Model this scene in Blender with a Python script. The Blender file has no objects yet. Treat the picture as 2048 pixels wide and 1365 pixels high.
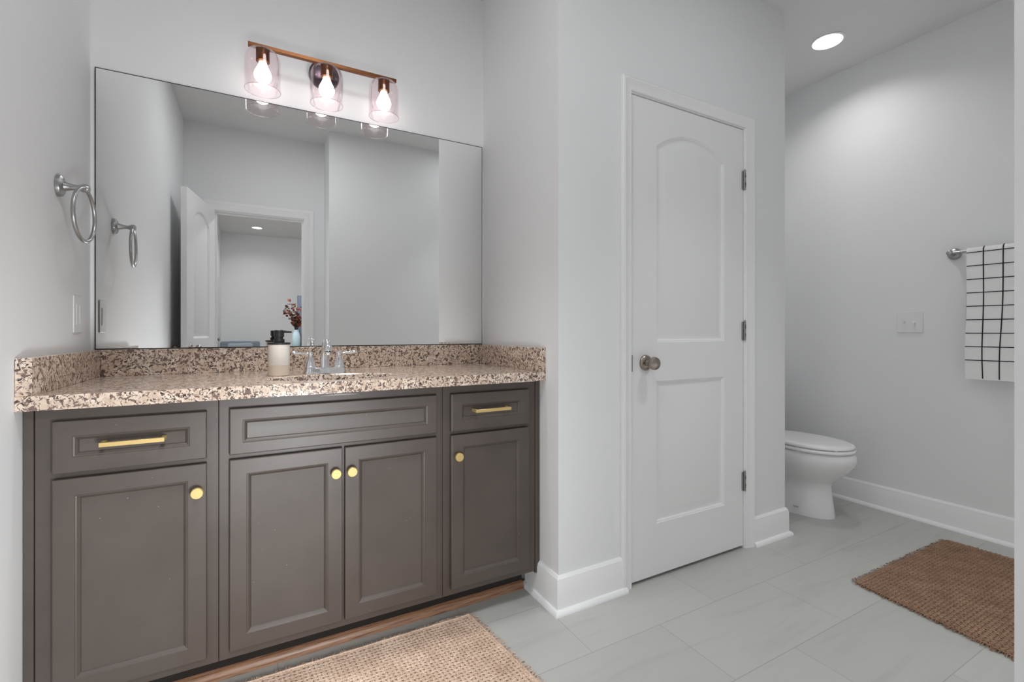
import bpy, bmesh, math, random
from mathutils import Vector, Matrix
PI = math.pi
S = bpy.context.scene
COL = S.collection
random.seed(7)

# ------------------------------------------------------------------ camera, world, lights, exposure
CAMZ = 1.0597
cam = bpy.data.cameras.new('camera')
cam.sensor_width = 36.0
cam.lens = 36.0 * 933.15 / 2048.0
cam.shift_y = -(682.5 - 663.77) / 2048.0
cam.clip_start = 0.02
co = bpy.data.objects.new('camera', cam)
COL.objects.link(co)
co.location = (0, 0, CAMZ)
co.rotation_euler = (PI / 2, 0, -math.radians(28.5723))
S.camera = co

w = bpy.data.worlds.new('world')
S.world = w
w.use_nodes = True
w.node_tree.nodes['Background'].inputs[0].default_value = (0.9, 0.95, 1, 1)
w.node_tree.nodes['Background'].inputs[1].default_value = 0.4

def area(name, loc, size, power, rot=(0, 0, 0), color=(.965, .985, 1), size_y=None, shape='DISK', spread=PI):
    l = bpy.data.lights.new(name, 'AREA')
    l.shape = shape
    l.size = size
    if size_y: l.size_y = size_y
    l.energy = power
    l.color = color
    l.spread = spread
    o = bpy.data.objects.new(name, l)
    COL.objects.link(o)
    o.location = loc
    o.rotation_euler = rot
    return o

# unseen overhead fills added to brighten the bathroom and the bedroom behind the camera
area('overhead_fill_bathroom', (1.7, 0.60, 2.70), 0.6, 2.4)
area('overhead_fill_vanity', (0.25, 0.85, 2.70), 0.4, 7.4)
area('narrow_fill_vanity', (0.16, 0.80, 2.70), 0.15, 1.7, (math.radians(14), 0, 0), spread=math.radians(58))
area('narrow_fill_counter', (0.24, 1.62, 2.70), 0.15, 2.4, spread=math.radians(58))
area('narrow_fill_passage', (1.7, 0.65, 2.70), 0.15, 2.3, spread=math.radians(75))
area('bedroom_overhead_fill', (0.3, -1.6, 2.70), 0.5, 54)
# added low fills, out of view: before the entry wall and inside the doorway
area('bath_side_low_fill', (2.2, .16, .45), 1.6, 1.6, (PI / 2, 0, 0), size_y=.7, shape='RECTANGLE')
area('doorway_low_fill', (.20, .14, .50), .28, 6.6, (PI / 2, 0, math.radians(14)), size_y=.30, shape='RECTANGLE', spread=math.radians(115))

S.view_settings.view_transform = 'Standard'
S.view_settings.look = 'None'
S.view_settings.gamma = 1.0
S.view_settings.use_curve_mapping = False
S.view_settings.exposure = 0.0
try:
    S.cycles.max_bounces = 14
    S.cycles.diffuse_bounces = 8
    S.cycles.glossy_bounces = 6
    S.cycles.transparent_max_bounces = 24
    S.cycles.caustics_reflective = False
    S.cycles.caustics_refractive = False
    S.cycles.sample_clamp_indirect = 6.0
except Exception:
    pass

# ------------------------------------------------------------------ materials
def s2l(c):
    return tuple(((v / 255) / 12.92 if v / 255 <= .04045 else ((v / 255 + .055) / 1.055) ** 2.4) for v in c) + (1,)

class NT:
    def __init__(self, name):
        self.m = bpy.data.materials.new(name)
        self.m.use_nodes = True
        self.t = self.m.node_tree
        self.b = self.t.nodes['Principled BSDF']
    def n(self, typ, **kw):
        x = self.t.nodes.new(typ)
        for k, v in kw.items():
            if k.startswith('i_'):
                key = k[2:]
                x.inputs[int(key) if key.isdigit() else key.replace('_', ' ')].default_value = v
            else:
                setattr(x, k, v)
        return x
    def l(self, a, b): self.t.links.new(a, b)
    def coord(self): return self.n('ShaderNodeTexCoord').outputs['Object']
    def ramp(self, fac, stops, interp='LINEAR'):
        r = self.n('ShaderNodeValToRGB')
        r.color_ramp.interpolation = interp
        e = r.color_ramp.elements
        while len(e) < len(stops): e.new(0.5)
        for el, (p, c) in zip(e, stops):
            el.position = p
            el.color = c if len(c) == 4 else tuple(c) + (1,)
        self.l(fac, r.inputs[0])
        return r.outputs[0]
    def mix(self, fac, a, b, blend='MIX'):
        x = self.n('ShaderNodeMix', data_type='RGBA', blend_type=blend)
        for s, v in ((x.inputs[0], fac), (x.inputs[6], a), (x.inputs[7], b)):
            if hasattr(v, 'is_linked'): self.l(v, s)
            else: s.default_value = v
        return x.outputs[2]
    def math(self, op, a, b=0.0, c=0.0):
        x = self.n('ShaderNodeMath', operation=op)
        for s, v in zip(x.inputs, (a, b, c)):
            if hasattr(v, 'is_linked'): self.l(v, s)
            else: s.default_value = v
        return x.outputs[0]
    def bump(self, h, strength=.2, dist=.002):
        x = self.n('ShaderNodeBump', i_Strength=strength, i_Distance=dist)
        self.l(h, x.inputs['Height'])
        self.l(x.outputs[0], self.b.inputs['Normal'])

def simple(name, col, rough=.5, metal=0., spec=.5, noise=None, coat=0.):
    k = NT(name)
    k.b.inputs['Base Color'].default_value = col if len(col) == 4 else tuple(col) + (1,)
    k.b.inputs['Roughness'].default_value = rough
    k.b.inputs['Metallic'].default_value = metal
    k.b.inputs['Specular IOR Level'].default_value = spec
    k.b.inputs['Coat Weight'].default_value = coat
    if noise:
        sc, st, di = noise
        nz = k.n('ShaderNodeTexNoise', i_Scale=sc, i_Detail=3.)
        k.l(k.coord(), nz.inputs['Vector'])
        k.bump(nz.outputs[0], st, di)
    return k.m

M = {}
M['wall'] = simple('wall_paint', (.814, .82, .827), .55, spec=.3, noise=(220, .08, .001))
M['ceiling'] = simple('ceiling_paint', (.75, .75, .75), .7, spec=.2)
M['trim'] = simple('white_trim_paint', (.87, .87, .875), .35, spec=.45)
M['doorpaint'] = simple('white_door_paint', (.84, .84, .845), .4, spec=.4)
M['porcelain'] = simple('porcelain', (.82, .82, .83), .08, spec=.6)
M['seat'] = simple('seat_plastic', (.84, .84, .85), .18, spec=.5)
M['plastic'] = simple('white_switch_plastic', (.80, .80, .80), .3)
M['chrome'] = simple('chrome', (.85, .85, .86), .06, 1)
M['nickel'] = simple('brushed_nickel', (.42, .42, .42), .32, 1)
M['hinge'] = simple('satin_nickel_hinge', (.36, .36, .36), .4, 1)
M['knobnickel'] = simple('antique_nickel', (.36, .31, .27), .28, 1)
M['brass'] = simple('satin_brass', s2l((206, 178, 120)), .5, .6)
M['copper'] = simple('brushed_copper_gold', s2l((120, 79, 53)), .36, 1)
M['bronze'] = simple('dark_bronze', s2l((96, 84, 92)), .25, 1)
M['blackplastic'] = simple('black_plastic', (.012, .013, .014), .35)
M['dark'] = simple('dark_slot', (.01, .01, .01), .7)
M['mark'] = simple('pale_grey_print', (.48, .48, .48), .5)
M['slot'] = simple('grey_shadow_gap', (.2, .2, .2), .7)
M['blackline'] = simple('black_yarn', (.012, .012, .012), .9)
M['chairfabric'] = simple('blue_grey_fabric', s2l((128, 140, 150)), .8, noise=(300, .3, .002))
M['chairlight'] = simple('pale_blue_fabric', s2l((165, 176, 184)), .8, noise=(300, .3, .002))
M['vase'] = simple('pale_blue_ceramic', s2l((166, 186, 192)), .35)
M['canvas'] = simple('slate_blue_canvas', s2l((96, 104, 120)), .7)
M['leafrust'] = simple('rust_leaf', s2l((116, 62, 44)), .7)
M['leafdark'] = simple('dark_leaf', s2l((60, 62, 72)), .7)
M['stemwood'] = simple('stem_wood', s2l((52, 42, 38)), .8)
M['carpet'] = simple('beige_carpet', s2l((170, 160, 148)), .95, noise=(400, .4, .004))
M['dresserwood'] = simple('dark_dresser_wood', s2l((48, 38, 34)), .5)
M['jute_back_tan'] = simple('tan_jute_backing', s2l((146, 116, 96)), .95)
M['jute_back_brown'] = simple('brown_jute_backing', s2l((84, 62, 48)), .95)

def mat_mirror():
    k = NT('mirror_silver')
    k.b.inputs['Base Color'].default_value = (.90, .905, .905, 1)
    k.b.inputs['Metallic'].default_value = 1
    k.b.inputs['Roughness'].default_value = .002
    return k.m
M['mirror'] = mat_mirror()
M['mirror_edge'] = simple('mirror_edge', (.03, .035, .035), .2)

def mat_cabinet():
    k = NT('dark_taupe_cabinet_paint')
    c = k.coord()
    nz = k.n('ShaderNodeTexNoise', i_Scale=9., i_Detail=4.)
    k.l(c, nz.inputs['Vector'])
    col = k.ramp(nz.outputs[0], [(.3, (.070, .055, .047)), (.7, (.082, .065, .056))])
    chip = k.n('ShaderNodeTexNoise', i_Scale=160., i_Detail=2.)
    k.l(c, chip.inputs['Vector'])
    f = k.ramp(chip.outputs[0], [(.785, (0, 0, 0)), (.80, (1, 1, 1))])
    col = k.mix(f, col, (.45, .42, .40, 1))
    k.l(col, k.b.inputs['Base Color'])
    k.b.inputs['Roughness'].default_value = .42
    k.b.inputs['Specular IOR Level'].default_value = .55
    b = k.n('ShaderNodeTexNoise', i_Scale=500., i_Detail=2.)
    k.l(c, b.inputs['Vector'])
    k.bump(b.outputs[0], .12, .001)
    return k.m
M['cabinet'] = mat_cabinet()
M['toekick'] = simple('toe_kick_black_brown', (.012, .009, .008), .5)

def mat_granite():
    k = NT('speckled_granite')
    c = k.coord()
    warp = k.n('ShaderNodeTexNoise', i_Scale=55., i_Detail=2.)
    k.l(c, warp.inputs['Vector'])
    v = k.mix(.030, c, warp.outputs['Color'], 'ADD')
    n1 = k.n('ShaderNodeTexNoise', i_Scale=98., i_Detail=2.5, i_Roughness=.55, i_Distortion=.6)
    k.l(v, n1.inputs['Vector'])
    n2 = k.n('ShaderNodeTexNoise', i_Scale=38., i_Detail=3., i_Roughness=.6)
    k.l(c, n2.inputs['Vector'])
    n3 = k.n('ShaderNodeTexNoise', i_Scale=170., i_Detail=2.)
    k.l(v, n3.inputs['Vector'])
    base = k.ramp(n2.outputs[0], [(.35, s2l((196, 174, 156))), (.52, s2l((218, 198, 181))), (.7, s2l((230, 218, 204)))])
    brown = k.ramp(n1.outputs[0], [(.530, (0, 0, 0)), (.560, (1, 1, 1))])
    col = k.mix(brown, base, s2l((118, 98, 90)))
    dk = k.math('MULTIPLY', k.ramp(n3.outputs[0], [(.57, (0, 0, 0)), (.61, (1, 1, 1))]), k.ramp(n2.outputs[0], [(.40, (0, 0, 0)), (.52, (1, 1, 1))]))
    col = k.mix(dk, col, s2l((64, 50, 46)))
    k.l(col, k.b.inputs['Base Color'])
    k.b.inputs['Roughness'].default_value = .14
    return k.m
M['granite'] = mat_granite()

def mat_floor():
    k = NT('porcelain_floor_tile')
    c = k.coord()
    mp = k.n('ShaderNodeMapping')
    mp.inputs['Location'].default_value = (-1.275 + 6.1, -1.2255 + 6.1, 0)
    k.l(c, mp.inputs['Vector'])
    br = k.n('ShaderNodeTexBrick', offset=.5, offset_frequency=2, squash=1., squash_frequency=2)
    for kx, vx in dict(Scale=1., Mortar_Size=.0016, Mortar_Smooth=.3, Bias=0., Brick_Width=.61, Row_Height=.305).items():
        br.inputs[kx.replace('_', ' ')].default_value = vx
    br.inputs['Color1'].default_value = (.455, .455, .43, 1)
    br.inputs['Color2'].default_value = (.49, .49, .465, 1)
    br.inputs['Mortar'].default_value = (.35, .34, .32, 1)
    k.l(mp.outputs[0], br.inputs['Vector'])
    m2 = k.n('ShaderNodeMapping')
    m2.inputs['Rotation'].default_value = (0, 0, math.radians(-24))
    m2.inputs['Scale'].default_value = (.9, 7., 1.)
    k.l(c, m2.inputs['Vector'])
    nz = k.n('ShaderNodeTexNoise', i_Scale=2.2, i_Detail=5., i_Roughness=.6, i_Distortion=.4)
    k.l(m2.outputs[0], nz.inputs['Vector'])
    vein = k.ramp(nz.outputs[0], [(.34, (.90, .89, .89)), (.48, (1, 1, 1)), (.58, (1, 1, 1)), (.74, (.95, .955, .94))])
    col = k.mix(.8, br.outputs['Color'], vein, 'MULTIPLY')
    k.l(col, k.b.inputs['Base Color'])
    k.b.inputs['Roughness'].default_value = .38
    h = k.math('SUBTRACT', 1., br.outputs['Fac'])
    k.bump(h, .25, .001)
    return k.m
M['floor'] = mat_floor()

def mat_wood():
    k = NT('brown_wood_moulding')
    c = k.coord()
    mp = k.n('ShaderNodeMapping')
    mp.inputs['Scale'].default_value = (3., 60., 60.)
    k.l(c, mp.inputs['Vector'])
    nz = k.n('ShaderNodeTexNoise', i_Scale=3., i_Detail=5., i_Distortion=.5)
    k.l(mp.outputs[0], nz.inputs['Vector'])
    col = k.ramp(nz.outputs[0], [(.35, s2l((112, 80, 58))), (.55, s2l((158, 118, 92))), (.7, s2l((128, 92, 68)))])
    k.l(col, k.b.inputs['Base Color'])
    k.b.inputs['Roughness'].default_value = .4
    return k.m
M['wood'] = mat_wood()

def mat_jute(name, a, b):
    k = NT(name)
    c = k.coord()
    nz = k.n('ShaderNodeTexNoise', i_Scale=240., i_Detail=3.)
    k.l(c, nz.inputs['Vector'])
    n2 = k.n('ShaderNodeTexNoise', i_Scale=12., i_Detail=2.)
    k.l(c, n2.inputs['Vector'])
    f = k.math('MULTIPLY', nz.outputs[0], k.math('ADD', n2.outputs[0], .5))
    col = k.ramp(f, [(.25, a), (.7, b)])
    k.l(col, k.b.inputs['Base Color'])
    k.b.inputs['Roughness'].default_value = .95
    k.b.inputs['Specular IOR Level'].default_value = .1
    k.bump(nz.outputs[0], .5, .002)
    return k.m
M['jute_tan'] = mat_jute('tan_jute', s2l((166, 138, 118)), s2l((224, 198, 178)))
M['jute_brown'] = mat_jute('brown_jute', s2l((118, 92, 74)), s2l((168, 136, 114)))

def mat_towel():
    k = NT('white_terry')
    k.b.inputs['Base Color'].default_value = (.87, .87, .865, 1)
    k.b.inputs['Roughness'].default_value = .95
    nz = k.n('ShaderNodeTexNoise', i_Scale=420., i_Detail=2.)
    k.l(k.coord(), nz.inputs['Vector'])
    k.bump(nz.outputs[0], .5, .002)
    return k.m
M['towel'] = mat_towel()

def mat_glass(name, tint, edge=.12):
    # thin clear glass: tinted see-through film plus a mirror-like sheen at grazing angles
    k = NT(name)
    k.t.nodes.remove(k.b)
    out = k.t.nodes['Material Output']
    tr = k.n('ShaderNodeBsdfTransparent')
    tr.inputs[0].default_value = tint
    gl = k.n('ShaderNodeBsdfGlossy')
    gl.inputs['Color'].default_value = (1, 1, 1, 1)
    gl.inputs['Roughness'].default_value = .03
    lw = k.n('ShaderNodeLayerWeight', i_Blend=edge)
    f = k.math('MULTIPLY_ADD', lw.outputs['Fresnel'], .40, .015)
    mx = k.n('ShaderNodeMixShader')
    k.l(f, mx.inputs[0]); k.l(tr.outputs[0], mx.inputs[1]); k.l(gl.outputs[0], mx.inputs[2])
    k.l(mx.outputs[0], out.inputs[0])
    return k.m
M['rimglass'] = mat_glass('polished_glass_rim', (.93, .88, .89, 1), .5)
M['shadeglass'] = mat_glass('pale_pink_glass', (.985, .955, .962, 1))

def mat_frosted():
    k = NT('frosted_glass')
    k.b.inputs['Base Color'].default_value = (.74, .69, .63, 1)
    k.b.inputs['Roughness'].default_value = .35
    k.b.inputs['Subsurface Weight'].default_value = .3
    k.b.inputs['Subsurface Radius'].default_value = (.02, .02, .02)
    return k.m
M['frosted'] = mat_frosted()
M['soap'] = simple('soap_tint', (.66, .56, .45), .35)

def mat_emit(name, col, strength, grad=None):
    k = NT(name)
    k.b.inputs['Base Color'].default_value = (.8, .8, .8, 1)
    k.b.inputs['Emission Color'].default_value = tuple(col) + (1,)
    k.b.inputs['Emission Strength'].default_value = strength
    if grad:
        z0, z1, lo = grad
        sp = k.n('ShaderNodeSeparateXYZ')
        k.l(k.coord(), sp.inputs[0])
        mr = k.n('ShaderNodeMapRange')
        mr.inputs['From Min'].default_value = z0
        mr.inputs['From Max'].default_value = z1
        mr.inputs['To Min'].default_value = strength
        mr.inputs['To Max'].default_value = strength * lo
        k.l(sp.outputs[2], mr.inputs['Value'])
        k.l(mr.outputs[0], k.b.inputs['Emission Strength'])
    return k.m
M['bulb'] = mat_emit('lit_bulb', (1., .965, .935), 9.5, (-.105, -.068, .45))
M['lens'] = mat_emit('lit_downlight_lens', (1., .985, .96), 170.)

# ------------------------------------------------------------------ mesh helpers
ORG = {}
def origin(o): return ORG.get(o.name, Vector((0, 0, 0))) if o else Vector((0, 0, 0))

def box(bm, x0, x1, y0, y1, z0, z1, mi=0):
    vs = [bm.verts.new((x, y, z)) for z in (z0, z1) for y in (y0, y1) for x in (x0, x1)]
    fs = [bm.faces.new([vs[i] for i in q]) for q in ((0, 2, 3, 1), (4, 5, 7, 6), (0, 1, 5, 4), (2, 6, 7, 3), (0, 4, 6, 2), (1, 3, 7, 5))]
    for f in fs: f.material_index = mi
    return fs

def loops(bm, rings, closed=True, cap0=True, cap1=True, mi=0):
    """skin a list of equally long vertex rings"""
    R = [[bm.verts.new(p) for p in r] for r in rings]
    n = len(R[0])
    for a, b in zip(R, R[1:]):
        for i in range(n if closed else n - 1):
            j = (i + 1) % n
            f = bm.faces.new((a[i], a[j], b[j], b[i]))
            f.material_index = mi
    if closed and cap0: bm.faces.new(R[0][::-1]).material_index = mi
    if closed and cap1: bm.faces.new(R[-1]).material_index = mi
    return R

def lathe(bm, prof, c=(0, 0, 0), axis='Z', n=32, cap0=True, cap1=True, mi=0, sx=1., sy=1.):
    c = Vector(c)
    rings = []
    for r, h in prof:
        ring = []
        for i in range(n):
            a = 2 * PI * i / n
            p, q = r * math.cos(a) * sx, r * math.sin(a) * sy
            ring.append(c + (Vector((p, q, h)) if axis == 'Z' else Vector((q, h, p)) if axis == 'Y' else Vector((h, p, q))))
        rings.append(ring)
    return loops(bm, rings, True, cap0, cap1, mi)

def tube(bm, pts, r, n=12, closed=False, mi=0, flat=1.):
    pts = [Vector(p) for p in pts]
    m = len(pts)
    rr = r if isinstance(r, (list, tuple)) else [r] * m
    rings = []
    up = None
    for i, p in enumerate(pts):
        if closed: d = pts[(i + 1) % m] - pts[i - 1]
        else: d = pts[min(i + 1, m - 1)] - pts[max(i - 1, 0)]
        d.normalize()
        if up is None:
            up = Vector((0, 0, 1)) if abs(d.z) < .9 else Vector((1, 0, 0))
        a = d.cross(up).normalized()
        b = a.cross(d).normalized()
        up = b
        rings.append([p + a * math.cos(2 * PI * k / n) * rr[i] + b * math.sin(2 * PI * k / n) * rr[i] * flat for k in range(n)])
    if closed:
        rings.append(rings[0])
        loops(bm, rings, True, False, False, mi)
        bmesh.ops.remove_doubles(bm, verts=bm.verts[:], dist=1e-6)
    else:
        loops(bm, rings, True, True, True, mi)

def extrude_profile(bm, prof, a, b, nrm):
    """sweep a (out, z) profile from point a to point b (floor points); nrm points away from the wall"""
    a, b, nrm = Vector(a), Vector(b), Vector(nrm)
    loops(bm, [[p + nrm * o + Vector((0, 0, z)) for o, z in prof] for p in (a, b)])

def obj(name, bm, mat, parent=None, sharp=35, bevel=0., seg=2, org=None):
    bmesh.ops.recalc_face_normals(bm, faces=bm.faces[:])
    me = bpy.data.meshes.new(name)
    o = bpy.data.objects.new(name, me)
    base = origin(parent)
    pos = Vector(org) if org is not None else (base if parent else Vector((0, 0, 0)))
    bmesh.ops.translate(bm, verts=bm.verts[:], vec=-pos)
    for f in bm.faces: f.smooth = True
    bm.to_mesh(me)
    bm.free()
    me.set_sharp_from_angle(angle=math.radians(sharp))
    for m in (mat if isinstance(mat, (list, tuple)) else [mat]): me.materials.append(m)
    COL.objects.link(o)
    o.location = pos - base if parent else pos
    if parent: o.parent = parent
    ORG[o.name] = pos
    if bevel:
        md = o.modifiers.new('bevel', 'BEVEL')
        md.width = bevel
        md.segments = seg
        md.limit_method = 'ANGLE'
        md.harden_normals = False
    return o

def tag(o, label=None, cat=None, group=None, kind=None):
    for k, v in (('label', label), ('category', cat), ('group', group), ('kind', kind)):
        if v: o[k] = v
    return o

def thing(name, loc, label, cat, group=None):
    o = bpy.data.objects.new(name, None)
    COL.objects.link(o)
    o.location = loc
    ORG[o.name] = Vector(loc)
    return tag(o, label, cat, group)

def struct(name, bm, mat, parent=None, **kw):
    o = obj(name, bm, mat, parent, **kw)
    if not parent: o['kind'] = 'structure'
    return o

def B(): return bmesh.new()

def bx(name, mat, parent, *dims, **kw):
    bm = B()
    box(bm, *dims)
    return obj(name, bm, mat, parent, **kw)

# ------------------------------------------------------------------ room shell
XL, XR, YM, YD, XE, XW, H = -.512, .9946, 2.130, 1.4609, 2.4209, 3.270, 2.720
XS, YE, YF = .5172, .132, -.1936          # passage corner of the entry wall, its face, the doorway wall
DX0, DX1, DH = -.3031, .3500, 2.034       # entry doorway
CX0, CX1, CH = 1.3600, 2.0870, 2.050      # closet doorway
BXL, BYF = -.545, -4.95                   # bedroom

def wall(name, boxes, mat=None):
    bm = B()
    for b in boxes: box(bm, *b)
    return struct(name, bm, mat or M['wall'])

wall('wall_back', [(XL - .12, XW + .12, YM, YM + .12, 0, H)])
wall('wall_left', [(XL - .12, XL, -.31, YM, 0, H)])
wall('wall_right', [(XW, XW + .12, YE, YM, 0, H)])
wall('wall_closet', [(XR, XR + .115, YD + .115, YM, 0, H), (XR, CX0 - .018, YD, YD + .115, 0, H),
                     (CX1 + .018, XE, YD, YD + .115, 0, H), (CX0 - .018, CX1 + .018, YD, YD + .115, CH + .018, H),
                     (XE - .115, XE, YD + .115, YM, 0, H)])
wall('wall_front', [(XL, DX0 - .018, -.31, YF, 0, H), (DX1 + .018, XS, -.31, YF, 0, H), (DX0 - .018, DX1 + .018, -.31, YF, DH + .018, H)])
wall('wall_entry', [(XS, XW + .12, -.31, YE, 0, H)])
wall('wall_bedroom_left', [(BXL - .12, BXL, BYF, -.31, 0, H)])
wall('wall_bedroom_far', [(BXL - .12, 3.4, BYF - .12, BYF, 0, H)])
wall('wall_bedroom_right', [(3.0, 3.12, BYF, -.31, 0, H)])

bm = B(); box(bm, XL - .12, XW + .12, -.25, YM + .12, -.1, 0); struct('floor', bm, M['floor'])
bm = B(); box(bm, BXL - .12, 3.12, BYF - .12, -.25, -.1, 0); struct('floor_bedroom', bm, M['carpet'])
bm = B(); box(bm, CX0 - .018, CX1 + .018, YD + .04, YD + .115, .0002, .004); struct('threshold', bm, M['wood'])

CAN, CANB = (2.8578, 1.4789), (-.0127, -4.2461)
def holed_slab(bm, x0, x1, y0, y1, z0, z1, holes, n=40):
    es = []
    def ring(pts):
        vs = [bm.verts.new((x, y, z0)) for x, y in pts]
        es.extend(bm.edges.new((vs[i], vs[(i + 1) % len(vs)])) for i in range(len(vs)))
    ring([(x0, y0), (x1, y0), (x1, y1), (x0, y1)])
    for cx, cy, r in holes: ring([(cx + r * math.cos(2 * PI * i / n), cy + r * math.sin(2 * PI * i / n)) for i in range(n)])
    g = bmesh.ops.triangle_fill(bm, use_beauty=True, use_dissolve=False, edges=es)
    fs = [f for f in g['geom'] if isinstance(f, bmesh.types.BMFace)]
    e = bmesh.ops.extrude_face_region(bm, geom=fs)
    bmesh.ops.translate(bm, verts=[v for v in e['geom'] if isinstance(v, bmesh.types.BMVert)], vec=(0, 0, z1 - z0))
bm = B(); holed_slab(bm, XL - .12, XW + .12, -.31, YM + .12, H, H + .12, [CAN + (.074,)]); struct('ceiling', bm, M['ceiling'])
bm = B(); holed_slab(bm, BXL - .12, 3.12, BYF - .12, -.31, H, H + .12, [CANB + (.074,)]); struct('ceiling_bedroom', bm, M['ceiling'])

# ------------------------------------------------------------------ baseboards with a shoe moulding
BH = .140
BPROF = [(0, 0), (.030, 0), (.0295, .006), (.027, .012), (.022, .017), (.014, .019), (.014, BH - .022), (.0115, BH - .016), (.0115, BH - .011), (.0075, BH - .005), (.004, BH), (0, BH)]
def baseboard(name, paths):
    bm = B()
    for path in paths:
        loops(bm, [[Vector((x + dx * o, y + dy * o, z)) for o, z in BPROF] for x, y, dx, dy in path])
    struct(name, bm, M['trim'], sharp=25)
baseboard('baseboard_closet', [[(XR, 1.69, -1, 0), (XR, YD, -1, -1), (1.3185, YD, 0, -1)], [(2.1460, YD, 0, -1), (XE, YD, 1, -1), (XE, YM, 1, 1)]])
baseboard('baseboard_right', [[(XW, YE, -1, 1), (XW, YM, -1, -1)]])
baseboard('baseboard_back', [[(XE, YM, 1, -1), (XW, YM, -1, -1)]])
baseboard('baseboard_entry', [[(XS, YF, -1, 0), (XS, YE, -1, 1), (XW, YE, -1, 1)]])
baseboard('baseboard_left', [[(XL, YF, 1, 0), (XL, 1.56, 1, 0)]])
baseboard('baseboard_bedroom', [[(2.9, BYF, 0, 1), (BXL, BYF, 1, 1), (BXL, -3.78, 1, 0)], [(BXL, -2.86, 1, 0), (BXL, -.31, 1, 0)]])

# ------------------------------------------------------------------ door casings and jambs
def casing(name, x0, x1, ztop, yface, ny, wallback, stop=True, jt=.018, cw=.058, th=None, reveal=.006):
    """colonial casing round an opening on the face y = yface (ny = outward normal), with a jamb lining"""
    prof = [(0, .007), (.004, .009), (.010, .010), (.014, .0095), (.030, .013), (.038, .0165), (.042, .0175), (.046, .016), (.050, .018), (cw - .003, .018), (cw, .0145), (cw, 0), (0, 0)]
    bm = B()
    a0, a1, zt = x0 - reveal, x1 + reveal, ztop + reveal
    # left leg, head, right leg mitred together
    def pt(d, o, k):
        y = yface + ny * o
        return [Vector((a0 - d, y, 0)), Vector((a0 - d, y, zt + d)), Vector((a1 + d, y, zt + d)), Vector((a1 + d, y, 0))][k]
    loops(bm, [[pt(d, o, k) for d, o in prof] for k in range(4)])
    # jamb
    ya, yb = sorted((yface, wallback))
    box(bm, x0 - jt, x0, ya, yb, 0, ztop)
    box(bm, x1, x1 + jt, ya, yb, 0, ztop)
    box(bm, x0 - jt, x1 + jt, ya, yb, ztop, ztop + jt)
    if th:  # stop strips behind the leaf
        s0, s1 = sorted((yface - ny * th, yface - ny * (th + .035)))
        box(bm, x0, x0 + .011, s0, s1, 0, ztop)
        box(bm, x1 - .011, x1, s0, s1, 0, ztop)
        box(bm, x0 + .011, x1 - .011, s0, s1, ztop - .011, ztop)
    return struct(name, bm, M['trim'], sharp=22)
casing('trim_1', CX0, CX1, CH, YD, -1, YD + .115, th=.042, cw=.052)
casing('trim_2', DX0, DX1, DH, YF, 1, -.31, th=.040, cw=.074)

# ------------------------------------------------------------------ moulded two-panel doors with an arched upper panel
def door_leaf(bm, W, HH, T):
    """leaf in local space: x 0..W, z 0..HH, front face y = 0, back y = T"""
    mx = .145 * W / .718
    x0, x1 = .143, W - .138
    def panel(d, z0, z1, crown):
        pts = [(x0 + d, z0 + d), (x1 - d, z0 + d)]
        if crown:
            w2 = (x1 - x0) / 2
            R = (w2 * w2 + crown * crown) / (2 * crown)
            cz = z1 + crown - R
            r = R - d
            hw = w2 - d
            a = math.asin(hw / r)
            for i in range(21):
                t = a - 2 * a * i / 20
                pts.append(((x0 + x1) / 2 + r * math.sin(t), cz + r * math.cos(t)))
        else:
            pts += [(x1 - d, z1 - d), (x0 + d, z1 - d)]
        return pts
    spec = [(0, 0), (.003, .0025), (.006, .003), (.013, .0085), (.019, .0095), (.024, .0095), (.050, .0025), (.054, .0018)]
    panels = [(.220, .832, 0), (1.000, 1.845, .075)]
    for side in (0, 1):
        es = []
        def Yv(o): return o if side == 0 else T - o
        def ring(pts, o):
            vs = [bm.verts.new((x, Yv(o), z)) for x, z in pts]
            return vs
        outer = ring([(0, 0), (W, 0), (W, HH), (0, HH)], 0)
        es += [bm.edges.new((outer[i], outer[(i + 1) % 4])) for i in range(4)]
        for z0, z1, cr in panels:
            prev = None
            for d, o in spec:
                cur = ring(panel(d, z0, z1, cr), o)
                if prev is None:
                    es += [bm.edges.new((cur[i], cur[(i + 1) % len(cur)])) for i in range(len(cur))]
                else:
                    for i in range(len(cur)):
                        j = (i + 1) % len(cur)
                        bm.faces.new((prev[i], prev[j], cur[j], cur[i]))
                prev = cur
            bm.faces.new(prev)
        bmesh.ops.triangle_fill(bm, use_beauty=True, use_dissolve=False, edges=es)
        if side == 0: front = outer
        else:
            for i in range(4):
                j = (i + 1) % 4
                bm.faces.new((front[i], front[j], outer[j], outer[i]))

def door_obj(name, W, HH, mtx, label=None):
    bm = B()
    door_leaf(bm, W, HH, .035)
    bmesh.ops.transform(bm, matrix=mtx, verts=bm.verts[:])
    o = obj(name, bm, M['doorpaint'], sharp=20, org=mtx.translation)
    o['kind'] = 'structure'
    if label: o['label'] = label
    return o

def knob_prof(s=1.):
    return [(0, 0), (.033, 0), (.033, .004), (.031, .008), (.024, .012), (.014, .014), (.012, .020), (.0115, .028), (.015, .032), (.023, .038), (.0275, .047), (.0275, .055), (.024, .062), (.015, .066), (0, .067)]

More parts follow.
